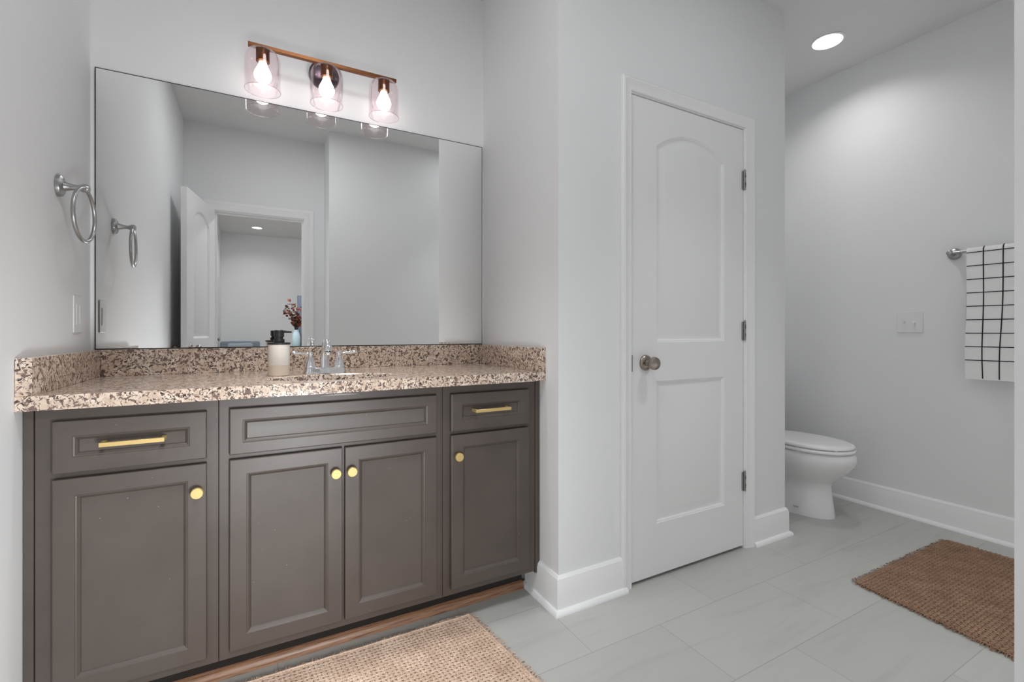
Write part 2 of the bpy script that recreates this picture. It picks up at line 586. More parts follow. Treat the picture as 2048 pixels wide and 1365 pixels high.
# closet door
LEAF = Matrix.Translation((CX0 + .003, YD + .004, .014))
d1 = door_obj('door_1', CX1 - CX0 - .006, 2.033, LEAF)
KX, KZ = 1.4405, .928
bm = B()
pr_ = knob_prof()
lathe(bm, [(r, -h) for r, h in pr_], (KX, YD + .0035, KZ), 'Y', 32, False, False)
k = obj('door_knob', bm, M['knobnickel'], d1)
k['label'] = 'round bronze-toned nickel door knob'
bm = B(); lathe(bm, [(0, -.0005), (.0035, -.0005), (.0035, .003)], (KX - .021, YD - .009, KZ - .001), 'Y', 12, False, False); obj('key_hole', bm, M['dark'], k)
bx('latch_plate', M['hinge'], d1, CX0 - .0008, CX0 + .0025, YD - .004, YD + .012, KZ - .034, KZ + .034)
for z in (1.80, 1.063, .328):
    bm = B()
    tube(bm, [(CX1 + .001, YD - .0035, z - .045), (CX1 + .001, YD - .0035, z + .045)], .0055, 12)
    for q in (-.018, .018): box(bm, CX1 - .0055, CX1 + .0075, YD - .0092, YD - .003, z + q - .0005, z + q + .0005)
    box(bm, CX1 - .012, CX1 + .010, YD - .0018, YD + .0030, z - .044, z + .044)
    lathe(bm, [(0, .045), (.0042, .045), (.0042, .050), (0, .053)], (CX1 + .001, YD - .0035, z), 'Z', 10, False, False)
    h_ = obj('hinge', bm, M['hinge'], d1)
    h_['label'] = 'satin nickel hinge'
    bm = B()
    for q in (-.021, .021): box(bm, CX1 - .001, CX1 + .002, YD - .0094, YD - .0088, z + q - .010, z + q + .010)
    obj('hinge_slot', bm, M['dark'], h_)

# entry door, standing open behind the camera and seen in the mirror
hx, hy = DX0 - .002, YF + .010
dv = Vector((-.417 - hx, .465 - hy, 0)); dl = dv.length; dv.normalize()
nv = Vector((-dv.y, dv.x, 0))            # towards the left wall
if nv.x > 0: nv = -nv
mt = Matrix(((dv.x, nv.x, 0, hx), (dv.y, nv.y, 0, hy), (0, 0, 1, .012), (0, 0, 0, 1)))
d2 = door_obj('door_2', dl, 2.02, mt)
for sgn, y0 in ((-1, 0.), (1, .035)):
    bm = B()
    lathe(bm, [(r, sgn * h) for r, h in pr_], (dl - .065, y0, .930), 'Y', 24, False, False)
    bmesh.ops.transform(bm, matrix=mt, verts=bm.verts[:])
    obj('door_knob', bm, M['knobnickel'], d2)

# bedroom side door on the left wall (a sliver in the mirror)
bm = B()
x = BXL + .0003
box(bm, x, x + .018, -3.78, -3.71, 0, 2.0); box(bm, x, x + .018, -2.93, -2.86, 0, 2.0); box(bm, x, x + .018, -3.78, -2.86, 2.0, 2.07)
struct('trim_3', bm, M['trim'])
bm = B(); box(bm, x, x + .010, -3.70, -2.94, .01, 1.99)
d3 = struct('door_3', bm, M['doorpaint'])
bm = B(); lathe(bm, [(0, 0), (.03, 0), (.03, .006), (.012, .012), (.012, .03), (.026, .04), (.026, .055), (0, .06)], (x + .010, -3.62, .95), 'X', 20, False, False)
obj('door_knob', bm, M['knobnickel'], d3)

# ------------------------------------------------------------------ vanity cabinet
YFF, YDF = 1.592, 1.572     # face frame front, door fronts
van = thing('vanity_cabinet', (.24, 1.86, 0), 'long dark taupe bathroom vanity cabinet with four doors under the granite counter', 'cabinet')
bm = B()
G = .0006
for a, b in ((-.4896, -.0995), (-.0995, .5823), (.5823, .9709)):
    box(bm, a + G, b - G, YFF, YFF + .019, .104, .8655)
    box(bm, a + G, a + .016, YFF + .0195, 2.125, .104, .8655)
    box(bm, b - .016, b - G, YFF + .0195, 2.125, .104, .8655)
    box(bm, a + .0165, b - .0165, YFF + .0195, 2.125, .104, .120)
    box(bm, a + .0165, b - .0165, 2.118, 2.125, .1205, .8655)
obj('carcass', bm, M['cabinet'], van, bevel=.0008, seg=1)
for a, b in ((XL + .0008, -.4896), (.9709, XR - .0008)):
    bx('filler_strip', M['cabinet'], van, a + .0012, b - .0012, YFF - .001, YFF + .03, .095, .8655, bevel=.0008, seg=1)
bx('toe_kick', M['toekick'], van, XL + .001, XR - .031, 1.685, 1.70, .0005, .104)
bm = B()
loops(bm, [[Vector((xx, 1.6845 - o, z)) for o, z in [(0, .0006), (.019, .0006), (.0185, .010), (.015, .019), (.009, .025), (0, .028)]] for xx in (XL + .001, XR - .0315)])
sm = obj('shoe_molding', bm, M['wood'], van, sharp=40)
sm['label'] = 'brown wood shoe moulding'

def panel_front(name, x0, x1, z0, z1, inset=.044, T=.0195):
    bm = B()
    def rect(d, o): return [Vector((x0 + d, YDF + o, z0 + d)), Vector((x1 - d, YDF + o, z0 + d)), Vector((x1 - d, YDF + o, z1 - d)), Vector((x0 + d, YDF + o, z1 - d))]
    I = inset
    loops(bm, [rect(0, T), rect(0, .003), rect(.0009, .0008), rect(.003, 0), rect(I - .001, 0), rect(I, .0014), rect(I + .0035, .0022), rect(I + .0075, .0062), rect(I + .0085, .0068), rect(I + .0105, .0102), rect(I + .013, .0106)])
    return obj(name, bm, M['cabinet'], van, sharp=18)

def bar_pull(parent, xa, xb, z):
    y1 = YDF - .030
    bm = B()
    box(bm, xa, xb, y1, y1 + .009, z - .0055, z + .0055)
    for q in (xa + .0001, xb - .0091): box(bm, q, q + .009, y1 + .009, YDF + .0105, z - .0050, z + .0050)
    o = obj('pull', bm, M['brass'], parent, bevel=.0006, seg=1)
    o['label'] = 'brass bar pull'
def round_knob(parent, xk, z):
    bm = B()
    prof = [(0, -.030), (.0135, -.030), (.0150, -.0288), (.0152, -.024), (.0152, -.019), (.0142, -.0175), (.0062, -.017), (.0062, 0)]
    lathe(bm, prof, (xk, YDF, z), 'Y', 32, False, False)
    o = obj('knob', bm, M['brass'], parent, sharp=20)
    o['label'] = 'round brass knob'

xa, xb, xc, xd, xe_, xf = -.4525, -.1277, -.0720, .5548, .6092, .9341
dA = panel_front('drawer', xa, xb, .7010, .8335, .040)
panel_front('false_drawer_front', xc, xd, .7015, .8355, .034)
dB = panel_front('drawer', xe_, xf, .7000, .8345, .040)
D1 = panel_front('door', xa, xb, .1315, .6865)
D2 = panel_front('door', xc, .2379, .1315, .6872)
D3 = panel_front('door', .2456, xd, .1315, .6868)
D4 = panel_front('door', xe_, xf, .1310, .6860)
bar_pull(dA, -.3555, -.2200, .7705)
bar_pull(dB, .6930, .8375, .7710)
for p_, xk in ((D1, -.1478), (D2, .2160), (D3, .2645), (D4, .6300)): round_knob(p_, xk, .6125)

# ------------------------------------------------------------------ granite countertop, splashes, sink
YC, ZB, ZT, ZS = 1.5483, .8667, .9030, .9962
SX, SY, SA, SB = .2330, 1.7200, .205, .112
ctop = None
bm = B()
cx0, cx1, cy0, cy1 = XL + .0008, XR - .0008, YC, YM - .0008
angs = sorted(set([2 * PI * i / 96 for i in range(96)] + [math.atan2(y - SY, xx - SX) % (2 * PI) for xx in (cx0, cx1) for y in (cy0, cy1)]))
def rect_hit(a):
    c, s = math.cos(a), math.sin(a)
    t = min([((cx1 if c > 0 else cx0) - SX) / c if abs(c) > 1e-9 else 1e9, ((cy1 if s > 0 else cy0) - SY) / s if abs(s) > 1e-9 else 1e9])
    return SX + c * t, SY + s * t
def oval(a, g=0.): return SX + (SA + g) * math.cos(a), SY + (SB + g) * math.sin(a)
rings = []
for kind, z in (('o', ZB), ('r', ZB), ('r', ZT), ('e', ZT), ('o', ZT - .003), ('o', ZB)):
    rings.append([Vector((rect_hit(a) if kind == 'r' else oval(a, .003 if kind == 'e' else 0.)) + (z,)) for a in angs])
loops(bm, rings, True, False, False)
bmesh.ops.remove_doubles(bm, verts=bm.verts[:], dist=1e-5)
ctop = obj('countertop', bm, M['granite'], sharp=30, org=(.24, 1.84, ZB))
tag(ctop, 'beige and brown speckled granite vanity countertop with raised splash edges', 'countertop')
bx('backsplash', M['granite'], ctop, XL + .0318, XR - .0318, YM - .0208, YM - .0008, ZT, ZS, bevel=.001, seg=1)
bx('side_splash', M['granite'], ctop, XL + .0008, XL + .0312, YC + .0005, YM - .0008, ZT, ZS, bevel=.001, seg=1)
bx('side_splash', M['granite'], ctop, XR - .0312, XR - .0008, YC + .0005, YM - .0008, ZT, ZS, bevel=.001, seg=1)

bm = B()
prof = [(1.07, ZB - .0005), (1.0, ZB - .001), (.985, ZB - .02), (.95, ZB - .06), (.85, ZB - .10), (.6, ZB - .125), (.2, ZB - .135), (.09, ZB - .137)]
inner = [[Vector((SX + SA * r * math.cos(2 * PI * i / 64), SY + SB * r * math.sin(2 * PI * i / 64), z)) for i in range(64)] for r, z in prof]
outer = [[Vector((SX + (SA + .012) * r * math.cos(2 * PI * i / 64), SY + (SB + .012) * r * math.sin(2 * PI * i / 64), z - .012)) for i in range(64)] for r, z in prof[::-1]]
loops(bm, outer + inner, True, True, True)
sk = obj('sink_basin', bm, M['porcelain'], org=(SX, SY, ZB - .15), sharp=50)
tag(sk, 'white oval undermount sink basin below the granite counter cutout', 'sink')
bm = B(); lathe(bm, [(0, .004), (.014, .004), (.021, .003), (.022, 0)], (SX, SY, ZB - .1365), 'Z', 24, False, False)
obj('drain', bm, M['chrome'], sk)

# ------------------------------------------------------------------ faucet
FX, FY = .2230, 1.893
fau = thing('faucet', (FX, FY, ZT), 'chrome two-handle faucet on the granite behind the sink', 'faucet')
bm = B()
def stadium(hl, hw, z, n=12):
    pts = []
    for i in range(n + 1):
        a = -PI / 2 + PI * i / n
        pts.append(Vector((FX + hl - hw + hw * math.cos(a), FY + hw * math.sin(a), z)))
    for i in range(n + 1):
        a = PI / 2 + PI * i / n
        pts.append(Vector((FX - hl + hw + hw * math.cos(a), FY + hw * math.sin(a), z)))
    return pts
loops(bm, [stadium(.0780, .026, ZT + .0004), stadium(.0780, .026, ZT + .004), stadium(.0740, .0235, ZT + .014), stadium(.0725, .0225, ZT + .020), stadium(.0700, .020, ZT + .0215)])
obj('base_plate', bm, M['chrome'], fau, sharp=40)
zb = ZT + .0205
bm = B()
path = [(FX, FY, zb), (FX, FY - .001, zb + .03), (FX, FY - .003, zb + .058), (FX, FY - .012, zb + .080), (FX, FY - .028, zb + .0945), (FX, FY - .050, zb + .098), (FX, FY - .070, zb + .0915), (FX, FY - .082, zb + .078), (FX, FY - .088, zb + .062)]
def smooth(p, k=4):
    out = []
    P = [Vector(q) for q in p]
    for i in range(len(P) - 1):
        p0, p1, p2, p3 = P[max(i - 1, 0)], P[i], P[i + 1], P[min(i + 2, len(P) - 1)]
        for j in range(k):
            t = j / k
            out.append(.5 * ((2 * p1) + (p2 - p0) * t + (2 * p0 - 5 * p1 + 4 * p2 - p3) * t * t + (3 * p1 - p0 - 3 * p2 + p3) * t ** 3))
    out.append(P[-1])
    return out
sp = smooth(path)
def lerp_list(vals, n):
    o = []
    for i in range(n):
        t = i / (n - 1) * (len(vals) - 1)
        a = min(int(t), len(vals) - 2)
        o.append(vals[a] + (vals[a + 1] - vals[a]) * (t - a))
    return o
tube(bm, sp, lerp_list([.0175, .0160, .0140, .0128, .0125, .0130, .0140, .0142, .0135], len(sp)), 20)
obj('spout', bm, M['chrome'], fau, sharp=50)
bm = B(); lathe(bm, [(0, -.005), (.0095, -.005), (.0105, 0), (.0105, .008), (0, .008)], (FX, FY - .0885, zb + .055), 'Z', 20, False, False)
obj('aerator', bm, M['chrome'], fau)
for sg in (-1, 1):
    hx_ = FX + sg * .0508
    bm = B()
    lathe(bm, [(0, 0), (.0225, 0), (.0225, .003), (.0195, .010), (.0175, .020), (.0130, .032), (.0085, .042), (.0075, .046), (.0098, .050), (.0105, .055), (.0085, .060), (0, .062)], (hx_, FY, zb), 'Z', 28, False, False)
    hnd = obj('handle', bm, M['chrome'], fau, sharp=50)
    bm = B()
    lev = smooth([(hx_ + sg * .002, FY, zb + .054), (hx_ + sg * .018, FY - .002, zb + .0545), (hx_ + sg * .036, FY - .005, zb + .0555), (hx_ + sg * .054, FY - .008, zb + .058), (hx_ + sg * .064, FY - .010, zb + .0595)])
    tube(bm, lev, lerp_list([.0070, .0052, .0062, .0092, .0060], len(lev)), 14, flat=.75)
    obj('lever', bm, M['chrome'], hnd, sharp=50)

# ------------------------------------------------------------------ soap dispenser
DX, DY = .0665, 1.862
dis = thing('soap_dispenser', (DX, DY, ZT), 'frosted soap dispenser with black pump standing left of the faucet', 'soap dispenser')
z0 = ZT + .0005
bm = B(); lathe(bm, [(0, 0), (.0335, 0), (.0350, .0015), (.0350, .038)], (DX, DY, z0), 'Z', 48, False, True)
o = obj('soap_fill', bm, M['soap'], dis); o['label'] = 'cream-coloured soap showing through the bottle'
bm = B(); lathe(bm, [(.0350, .0382), (.0350, .1095), (.0335, .111), (0, .111)], (DX, DY, z0), 'Z', 48, True, False)
obj('bottle', bm, M['frosted'], dis)
bm = B(); lathe(bm, [(0, .1112), (.0365, .1112), (.0375, .1125), (.0375, .1165), (.0360, .1175), (0, .1175)], (DX, DY, z0), 'Z', 48, False, False)
obj('lid', bm, M['blackplastic'], dis)
bm = B(); lathe(bm, [(0, .1177), (.0180, .1177), (.0180, .1290), (.0135, .1300), (.0135, .1370), (.0165, .1380), (.0165, .1600), (.0150, .1612), (0, .1612)], (DX, DY, z0), 'Z', 36, False, False)
a0, a1 = Vector((DX + .004, DY - .002, z0 + .1575)), Vector((DX + .0400, DY - .012, z0 + .1555))
tube(bm, [a0, a0.lerp(a1, .5), a1], [.0062, .0045, .0032], 12)
obj('pump', bm, M['blackplastic'], dis)

# ------------------------------------------------------------------ mirror
bm = B()
mx0, mx1, mz0, mz1, myf = -.4996, .9870, ZS + .0006, 1.9840, 2.1225
def mr(d, y): return [Vector((mx0 + d, y, mz0 + d)), Vector((mx1 - d, y, mz0 + d)), Vector((mx1 - d, y, mz1 - d)), Vector((mx0 + d, y, mz1 - d))]
R = [mr(0, YM - .0006), mr(0, myf + .0012), mr(.0034, myf)]
loops(bm, R, True, True, False, 1)
vs = [bm.verts.new(p) for p in R[-1]]
bm.faces.new(vs).material_index = 0
bmesh.ops.remove_doubles(bm, verts=bm.verts[:], dist=1e-6)
mo = obj('wall_mirror', bm, [M['mirror'], M['mirror_edge']], sharp=5, org=(.245, YM - .003, mz0))
tag(mo, 'large frameless rectangular mirror mounted above the granite backsplash', 'mirror')

# ------------------------------------------------------------------ vanity light
LY, LZ = 2.030, 2.1510
vl = thing('vanity_light', (.247, YM, LZ), 'copper vanity light bar with three lit glass shades above the mirror', 'wall light')
bx('bar', M['copper'], vl, -.0330, .5290, LY - .009, LY + .009, LZ - .007, LZ + .007, bevel=.001)
bm = B(); lathe(bm, [(0, -.0206), (.052, -.0206), (.058, -.018), (.060, -.012), (.060, -.0006)], (.247, YM, LZ - .004), 'Y', 48, False, True)
obj('backplate', bm, M['bronze'], vl)
bx('arm', M['copper'], vl, .238, .256, LY + .009, YM - .0205, LZ - .0065, LZ + .0065)
for sx_ in (.0165, .2460, .4765):
    bm = B(); lathe(bm, [(0, 0), (.0225, 0), (.0235, -.003), (.0235, -.048), (.0205, -.050), (0, -.050)], (sx_, LY, LZ - .0072), 'Z', 32, False, False)
    sk_ = obj('socket', bm, M['copper'], vl)
    bm = B()
    zt = LZ - .0095
    out = [(.0245, zt)] + [(.0245 + (.0630 - .0245) * math.sin(t * PI / 2 / 10), zt - .046 * (1 - math.cos(t * PI / 2 / 10))) for t in range(1, 11)] + [(.0630, zt - .090), (.0630, 1.986)]
    inn = [(r - .0028, z if i else z) for i, (r, z) in enumerate(out)]
    lathe(bm, out + [(.0616, 1.9848), (.0602, 1.986)] + inn[::-1][1:], (sx_, LY, 0), 'Z', 56, False, False)
    obj('glass_shade', bm, M['shadeglass'], vl, sharp=60)['label'] = 'pale pink clear glass shade'
    bm = B(); tube(bm, [(sx_ + .0616 * math.cos(2 * PI * i / 64), LY + .0616 * math.sin(2 * PI * i / 64), 1.9850) for i in range(64)], .0016, 8, True)
    obj('shade_rim', bm, M['rimglass'], vl, sharp=60)
    bm = B()
    zb_ = LZ - .0575
    bp = [(.0135, 0), (.0150, -.008), (.0195, -.020), (.0265, -.034), (.0300, -.046), (.0302, -.052), (.0280, -.062), (.0220, -.071), (.0120, -.0775), (0, -.079)]
    lathe(bm, bp, (sx_, LY, zb_), 'Z', 32, True, False)
    obj('bulb', bm, M['bulb'], vl, sharp=60)['label'] = 'glowing white bulb'

# ------------------------------------------------------------------ towel ring on the left wall
TY, TZ = 1.824, 1.4850
tr_ = thing('towel_ring', (XL, TY, TZ), 'brushed nickel towel ring fixed to the left wall above the light switch', 'towel ring')
bm = B(); lathe(bm, [(0, .0006), (.030, .0006), (.030, .005), (.0285, .010), (.023, .014), (.015, .016), (0, .017)], (XL, TY, TZ), 'X', 32, False, False, sx=.92, sy=1.05)
obj('rosette', bm, M['nickel'], tr_)
bm = B(); lathe(bm, [(0, .014), (.0145, .014), (.0085, .034), (.0072, .046), (.0105, .054), (.0125, .060), (.0125, .066), (.009, .072), (0, .074)], (XL, TY, TZ), 'X', 24, False, False)
obj('post', bm, M['nickel'], tr_)
bm = B()
Rr = .0770
ang = math.radians(4)
cx, cy_, cz = XL + .0605, 1.778, TZ - .004 - Rr
cc = Vector((XL + .062, TY - .010, TZ - .004 - Rr))
tube(bm, [cc + Vector((math.sin(ang) * Rr * math.cos(t), math.cos(ang) * Rr * math.cos(t), Rr * math.sin(t))) for t in [2 * PI * i / 64 for i in range(64)]], .0054, 12, True)
obj('ring', bm, M['nickel'], tr_)

# ------------------------------------------------------------------ switches
sw = thing('light_switch', (XL, 1.985, 1.1150), 'white dimmer rocker switch on the left wall beside the mirror', 'light switch')
bx('plate', M['plastic'], sw, XL + .0004, XL + .0042, 1.9470, 2.0230, 1.0560, 1.1750, bevel=.0025)
bx('rocker', M['plastic'], sw, XL + .0043, XL + .0054, 1.9680, 2.0020, 1.0820, 1.1480, bevel=.0008)
bm = B(); box(bm, XL + .0055, XL + .0063, 1.9950, 2.0000, 1.0860, 1.1440)
obj('dimmer_slider', bm, M['plastic'], sw)

SYc, SZc = 1.2530, 1.1130
sw = thing('light_switch', (XW, SYc, SZc), 'white double toggle switch plate on the right wall left of the towel', 'light switch')
bx('plate', M['plastic'], sw, XW - .006, XW - .0004, SYc - .0600, SYc + .0600, SZc - .0590, SZc + .0590, bevel=.0022)
for yy, s_ in ((SYc + .023, 1), (SYc - .023, -1)):
    bm = B()
    box(bm, XW - .0068, XW - .0061, yy - .0055, yy + .0055, SZc - .0125, SZc + .0125)
    rings = [[Vector((XW - .0065 - t * .013, yy + a, SZc + s_ * t * .009 + b)) for a, b in ((-.004, -.005), (.004, -.005), (.004, .005), (-.004, .005))] for t in (0, .5, 1)]
    loops(bm, rings)
    for zz in (-.030, .030):
        lathe(bm, [(.0030, -.0062), (.0026, -.0072), (0, -.0074)], (XW, yy, SZc + zz), 'X', 12, False, False)
    obj('toggle', bm, M['plastic'], sw, sharp=40)

# ------------------------------------------------------------------ towel bar and towel
BZ, BXb = 1.4740, XW - .062
tb = thing('towel_bar', (XW, .80, BZ), 'brushed nickel towel bar on the right wall carrying the towel', 'towel bar')
for yy in (1.058, .520):
    bm = B(); lathe(bm, [(0, -.0006), (.030, -.0006), (.030, -.006), (.026, -.012), (.012, -.016), (.010, -.050), (.013, -.054), (.013, -.070), (.009, -.074), (0, -.074)], (XW, yy, BZ), 'X', 28, False, False)
    obj('post', bm, M['nickel'], tb, sharp=50)
bm = B(); tube(bm, [(BXb, .520, BZ), (BXb, 1.058, BZ)], .0075, 16); obj('rail', bm, M['nickel'], tb)

# the towel: a folded sheet hung over the bar, draped with soft folds
TY0, TY1 = .560, .9870
LINES = [i for i in range(9)]
random.seed(3)
def towel_pt(y, s, off):
    """s runs from the front hem (0) over the bar to the back hem (1)"""
    Lf, Lb, r = .655, .560, .0125
    tot = Lf + PI * r + Lb
    d = s * tot
    wav = .0045 * math.sin((y - TY0) * 21 + .4) + .0022 * math.sin((y - TY0) * 47 + 1.1)
    if d < Lf:
        h = Lf - d
        q = min(1, h / .5)
        return Vector((BXb - r - off - wav * q - .006 * q, y - .004 * q * math.sin(h * 9), BZ - h))
    if d < Lf + PI * r:
        a = (d - Lf) / r
        return Vector((BXb - (r + off) * math.cos(a), y, BZ + (r + off) * math.sin(a)))
    h = d - Lf - PI * r
    return Vector((BXb + r + off, y, BZ - h))
tot = .655 + PI * .0125 + .560
bm = B()
ny, ns = 44, 90
ss = [i / ns for i in range(ns + 1)]
rings = []
for i in range(ny + 1):
    y = TY0 + (TY1 - TY0) * i / ny
    rings.append([towel_pt(y, s, .0035) for s in ss] + [towel_pt(y, s, -.0035) for s in ss[::-1]])
loops(bm, rings)
tw = obj('hand_towel', bm, M['towel'], org=(BXb, .77, BZ), sharp=70)
tag(tw, 'white towel with a thin black grid pattern hanging over the towel bar', 'towel')
bm = B()
def yarn(fn, n):
    tube(bm, [fn(i / n) for i in range(n + 1)], .0024, 6)
def s_of_h(h): return (.655 - h) / tot
hs = [.011 + .0685 * i for i in range(9)]
for h in hs: yarn(lambda t, h=h: towel_pt(TY0 + .001 + (TY1 - TY0 - .002) * t, s_of_h(h), .0038), 44)
for yq, k0 in ((.9235, -.002), (.8520, .010), (.7830, .01), (.7150, .01), (.6470, .01), (.5860, .005)):
    yarn(lambda t, yq=yq, k0=k0: towel_pt(yq + k0 * (1 - t) ** 2, .004 + t * .62, .0038), 70)
obj('grid_stripes', bm, M['blackline'], tw)['label'] = 'thin black woven grid lines'

# ------------------------------------------------------------------ toilet
TX, TBK = 2.855, 2.095
to = thing('toilet', (TX, 1.75, 0), 'white toilet with closed lid in the alcove past the closet door', 'toilet')
def egg(hw, yf, yb, z, n=48, e=2.0, mid=.46):
    yc = yf + (yb - yf) * mid
    pts = []
    for i in range(n):
        a = 2 * PI * i / n
        c, s = math.cos(a), math.sin(a)
        if s < 0:
            pts.append(Vector((TX + hw * math.copysign(abs(c) ** (2 / 2.1), c), yc - (yc - yf) * abs(s) ** (2 / 2.1), z)))
        else:
            pts.append(Vector((TX + hw * math.copysign(abs(c) ** (2 / e), c), yc + (yb - yc) * abs(s) ** (2 / e), z)))
    return pts
bm = B()
sec = [(.1220, 1.445, 2.02, 0.0005, 3), (.1220, 1.445, 2.02, .010, 3), (.1170, 1.449, 2.02, .05, 3), (.1120, 1.456, 2.02, .10, 3), (.1090, 1.462, 2.02, .155, 3), (.1100, 1.463, 2.03, .180, 3),
       (.1200, 1.452, 2.03, .200, 3), (.1360, 1.425, 2.04, .225, 2.8), (.1530, 1.396, 2.05, .255, 2.6), (.1680, 1.368, 2.06, .285, 2.5), (.1790, 1.343, 2.06, .318, 2.5), (.1815, 1.338, 2.06, .345, 2.5), (.1800, 1.342, 2.06, .368, 2.5), (.1740, 1.352, 2.055, .380, 2.5)]
loops(bm, [egg(hw, yf, yb, z, e=e) for hw, yf, yb, z, e in sec])
obj('bowl', bm, M['porcelain'], to, sharp=60)
bm = B(); loops(bm, [egg(.1760, 1.352, 1.845, .3845, e=2.6), egg(.1800, 1.346, 1.85, .388, e=2.6), egg(.1800, 1.346, 1.85, .397, e=2.6), egg(.1765, 1.351, 1.845, .402, e=2.6)])
obj('seat', bm, M['seat'], to, sharp=60)
bm = B(); loops(bm, [egg(.1730, 1.357, 1.845, .4075, e=2.6), egg(.1775, 1.351, 1.85, .411, e=2.6), egg(.1770, 1.352, 1.85, .420, e=2.6), egg(.1690, 1.363, 1.84, .4265, e=2.6), egg(.1400, 1.40, 1.82, .4295, e=2.6), egg(.06, 1.5, 1.72, .431, e=2.6)])
obj('lid', bm, M['seat'], to, sharp=60)
for sx_ in (-.075, .075): bx('hinge_cap', M['seat'], to, TX + sx_ - .022, TX + sx_ + .022, 1.852, 1.885, .3835, .4150, bevel=.003)
for hw_, yf_, zz0, zz1 in ((.165, 1.385, .3802, .3842), (.160, 1.392, .4022, .4073)):
    for px, py in ((-hw_, 1.55), (hw_, 1.55), (-.08, yf_), (.08, yf_)): bx('bumper', M['seat'], to, TX + px - .011, TX + px + .011, py - .006, py + .006, zz0, zz1, bevel=.001)
bm = B()
def rrect(hw, y0, y1, z, r=.035, n=6):
    pts = []
    for cx_, cy2, a0_ in ((TX + hw - r, y1 - r, 0), (TX - hw + r, y1 - r, PI / 2), (TX - hw + r, y0 + r, PI), (TX + hw - r, y0 + r, 1.5 * PI)):
        for i in range(n + 1):
            a = a0_ + PI / 2 * i / n
            pts.append(Vector((cx_ + r * math.cos(a), cy2 + r * math.sin(a), z)))
    return pts
loops(bm, [rrect(.185, 1.905, 2.085, .3815), rrect(.205, 1.895, TBK - .005, .45), rrect(.220, 1.888, TBK, .735)])
obj('tank', bm, M['porcelain'], to, sharp=50)
bm = B(); loops(bm, [rrect(.228, 1.878, TBK + .006, .7355), rrect(.232, 1.874, TBK + .008, .745), rrect(.232, 1.874, TBK + .008, .758), rrect(.222, 1.884, TBK, .768)])
obj('tank_lid', bm, M['porcelain'], to, sharp=50)
bm = B(); lathe(bm, [(0, 0), (.013, 0), (.013, -.010), (0, -.012)], (TX - .16, 1.889, .68), 'Y', 16, False, False); tube(bm, [(TX - .16, 1.876, .68), (TX - .10, 1.874, .676)], .006, 10)
obj('flush_lever', bm, M['chrome'], to)
# small maker's mark printed low on the near side of the base
bm = B()
for i in range(7):
    yy = 1.600 - i * .0042
    box(bm, TX - .1215, TX - .1165, yy - .0014, yy + .0014, .0440, .0500)
obj('printed_mark', bm, M['mark'], to)

# ------------------------------------------------------------------ recessed downlights
def downlight(c, label):
    t = thing('recessed_light', (c[0], c[1], H), label, 'ceiling light')
    bm = B()
    lathe(bm, [(.0725, .060), (.0725, .002), (.0740, -.0005), (.0860, -.0010), (.0870, -.0030), (.0840, -.0050), (.0740, -.0050), (.0705, -.0020), (.0560, .0500), (.0560, .0590)], (c[0], c[1], H), 'Z', 48, False, False)
    obj('trim_ring', bm, M['trim'], t, sharp=40)
    bm = B(); lathe(bm, [(0, .0505), (.0555, .0505), (.0555, .056), (0, .056)], (c[0], c[1], H), 'Z', 40, False, False)
    obj('lens', bm, M['lens'], t)['label'] = 'glowing white lens'
downlight(CAN, 'lit round recessed downlight in the ceiling above the toilet alcove')
downlight(CANB, 'lit round recessed downlight in the bedroom ceiling, seen in the mirror')

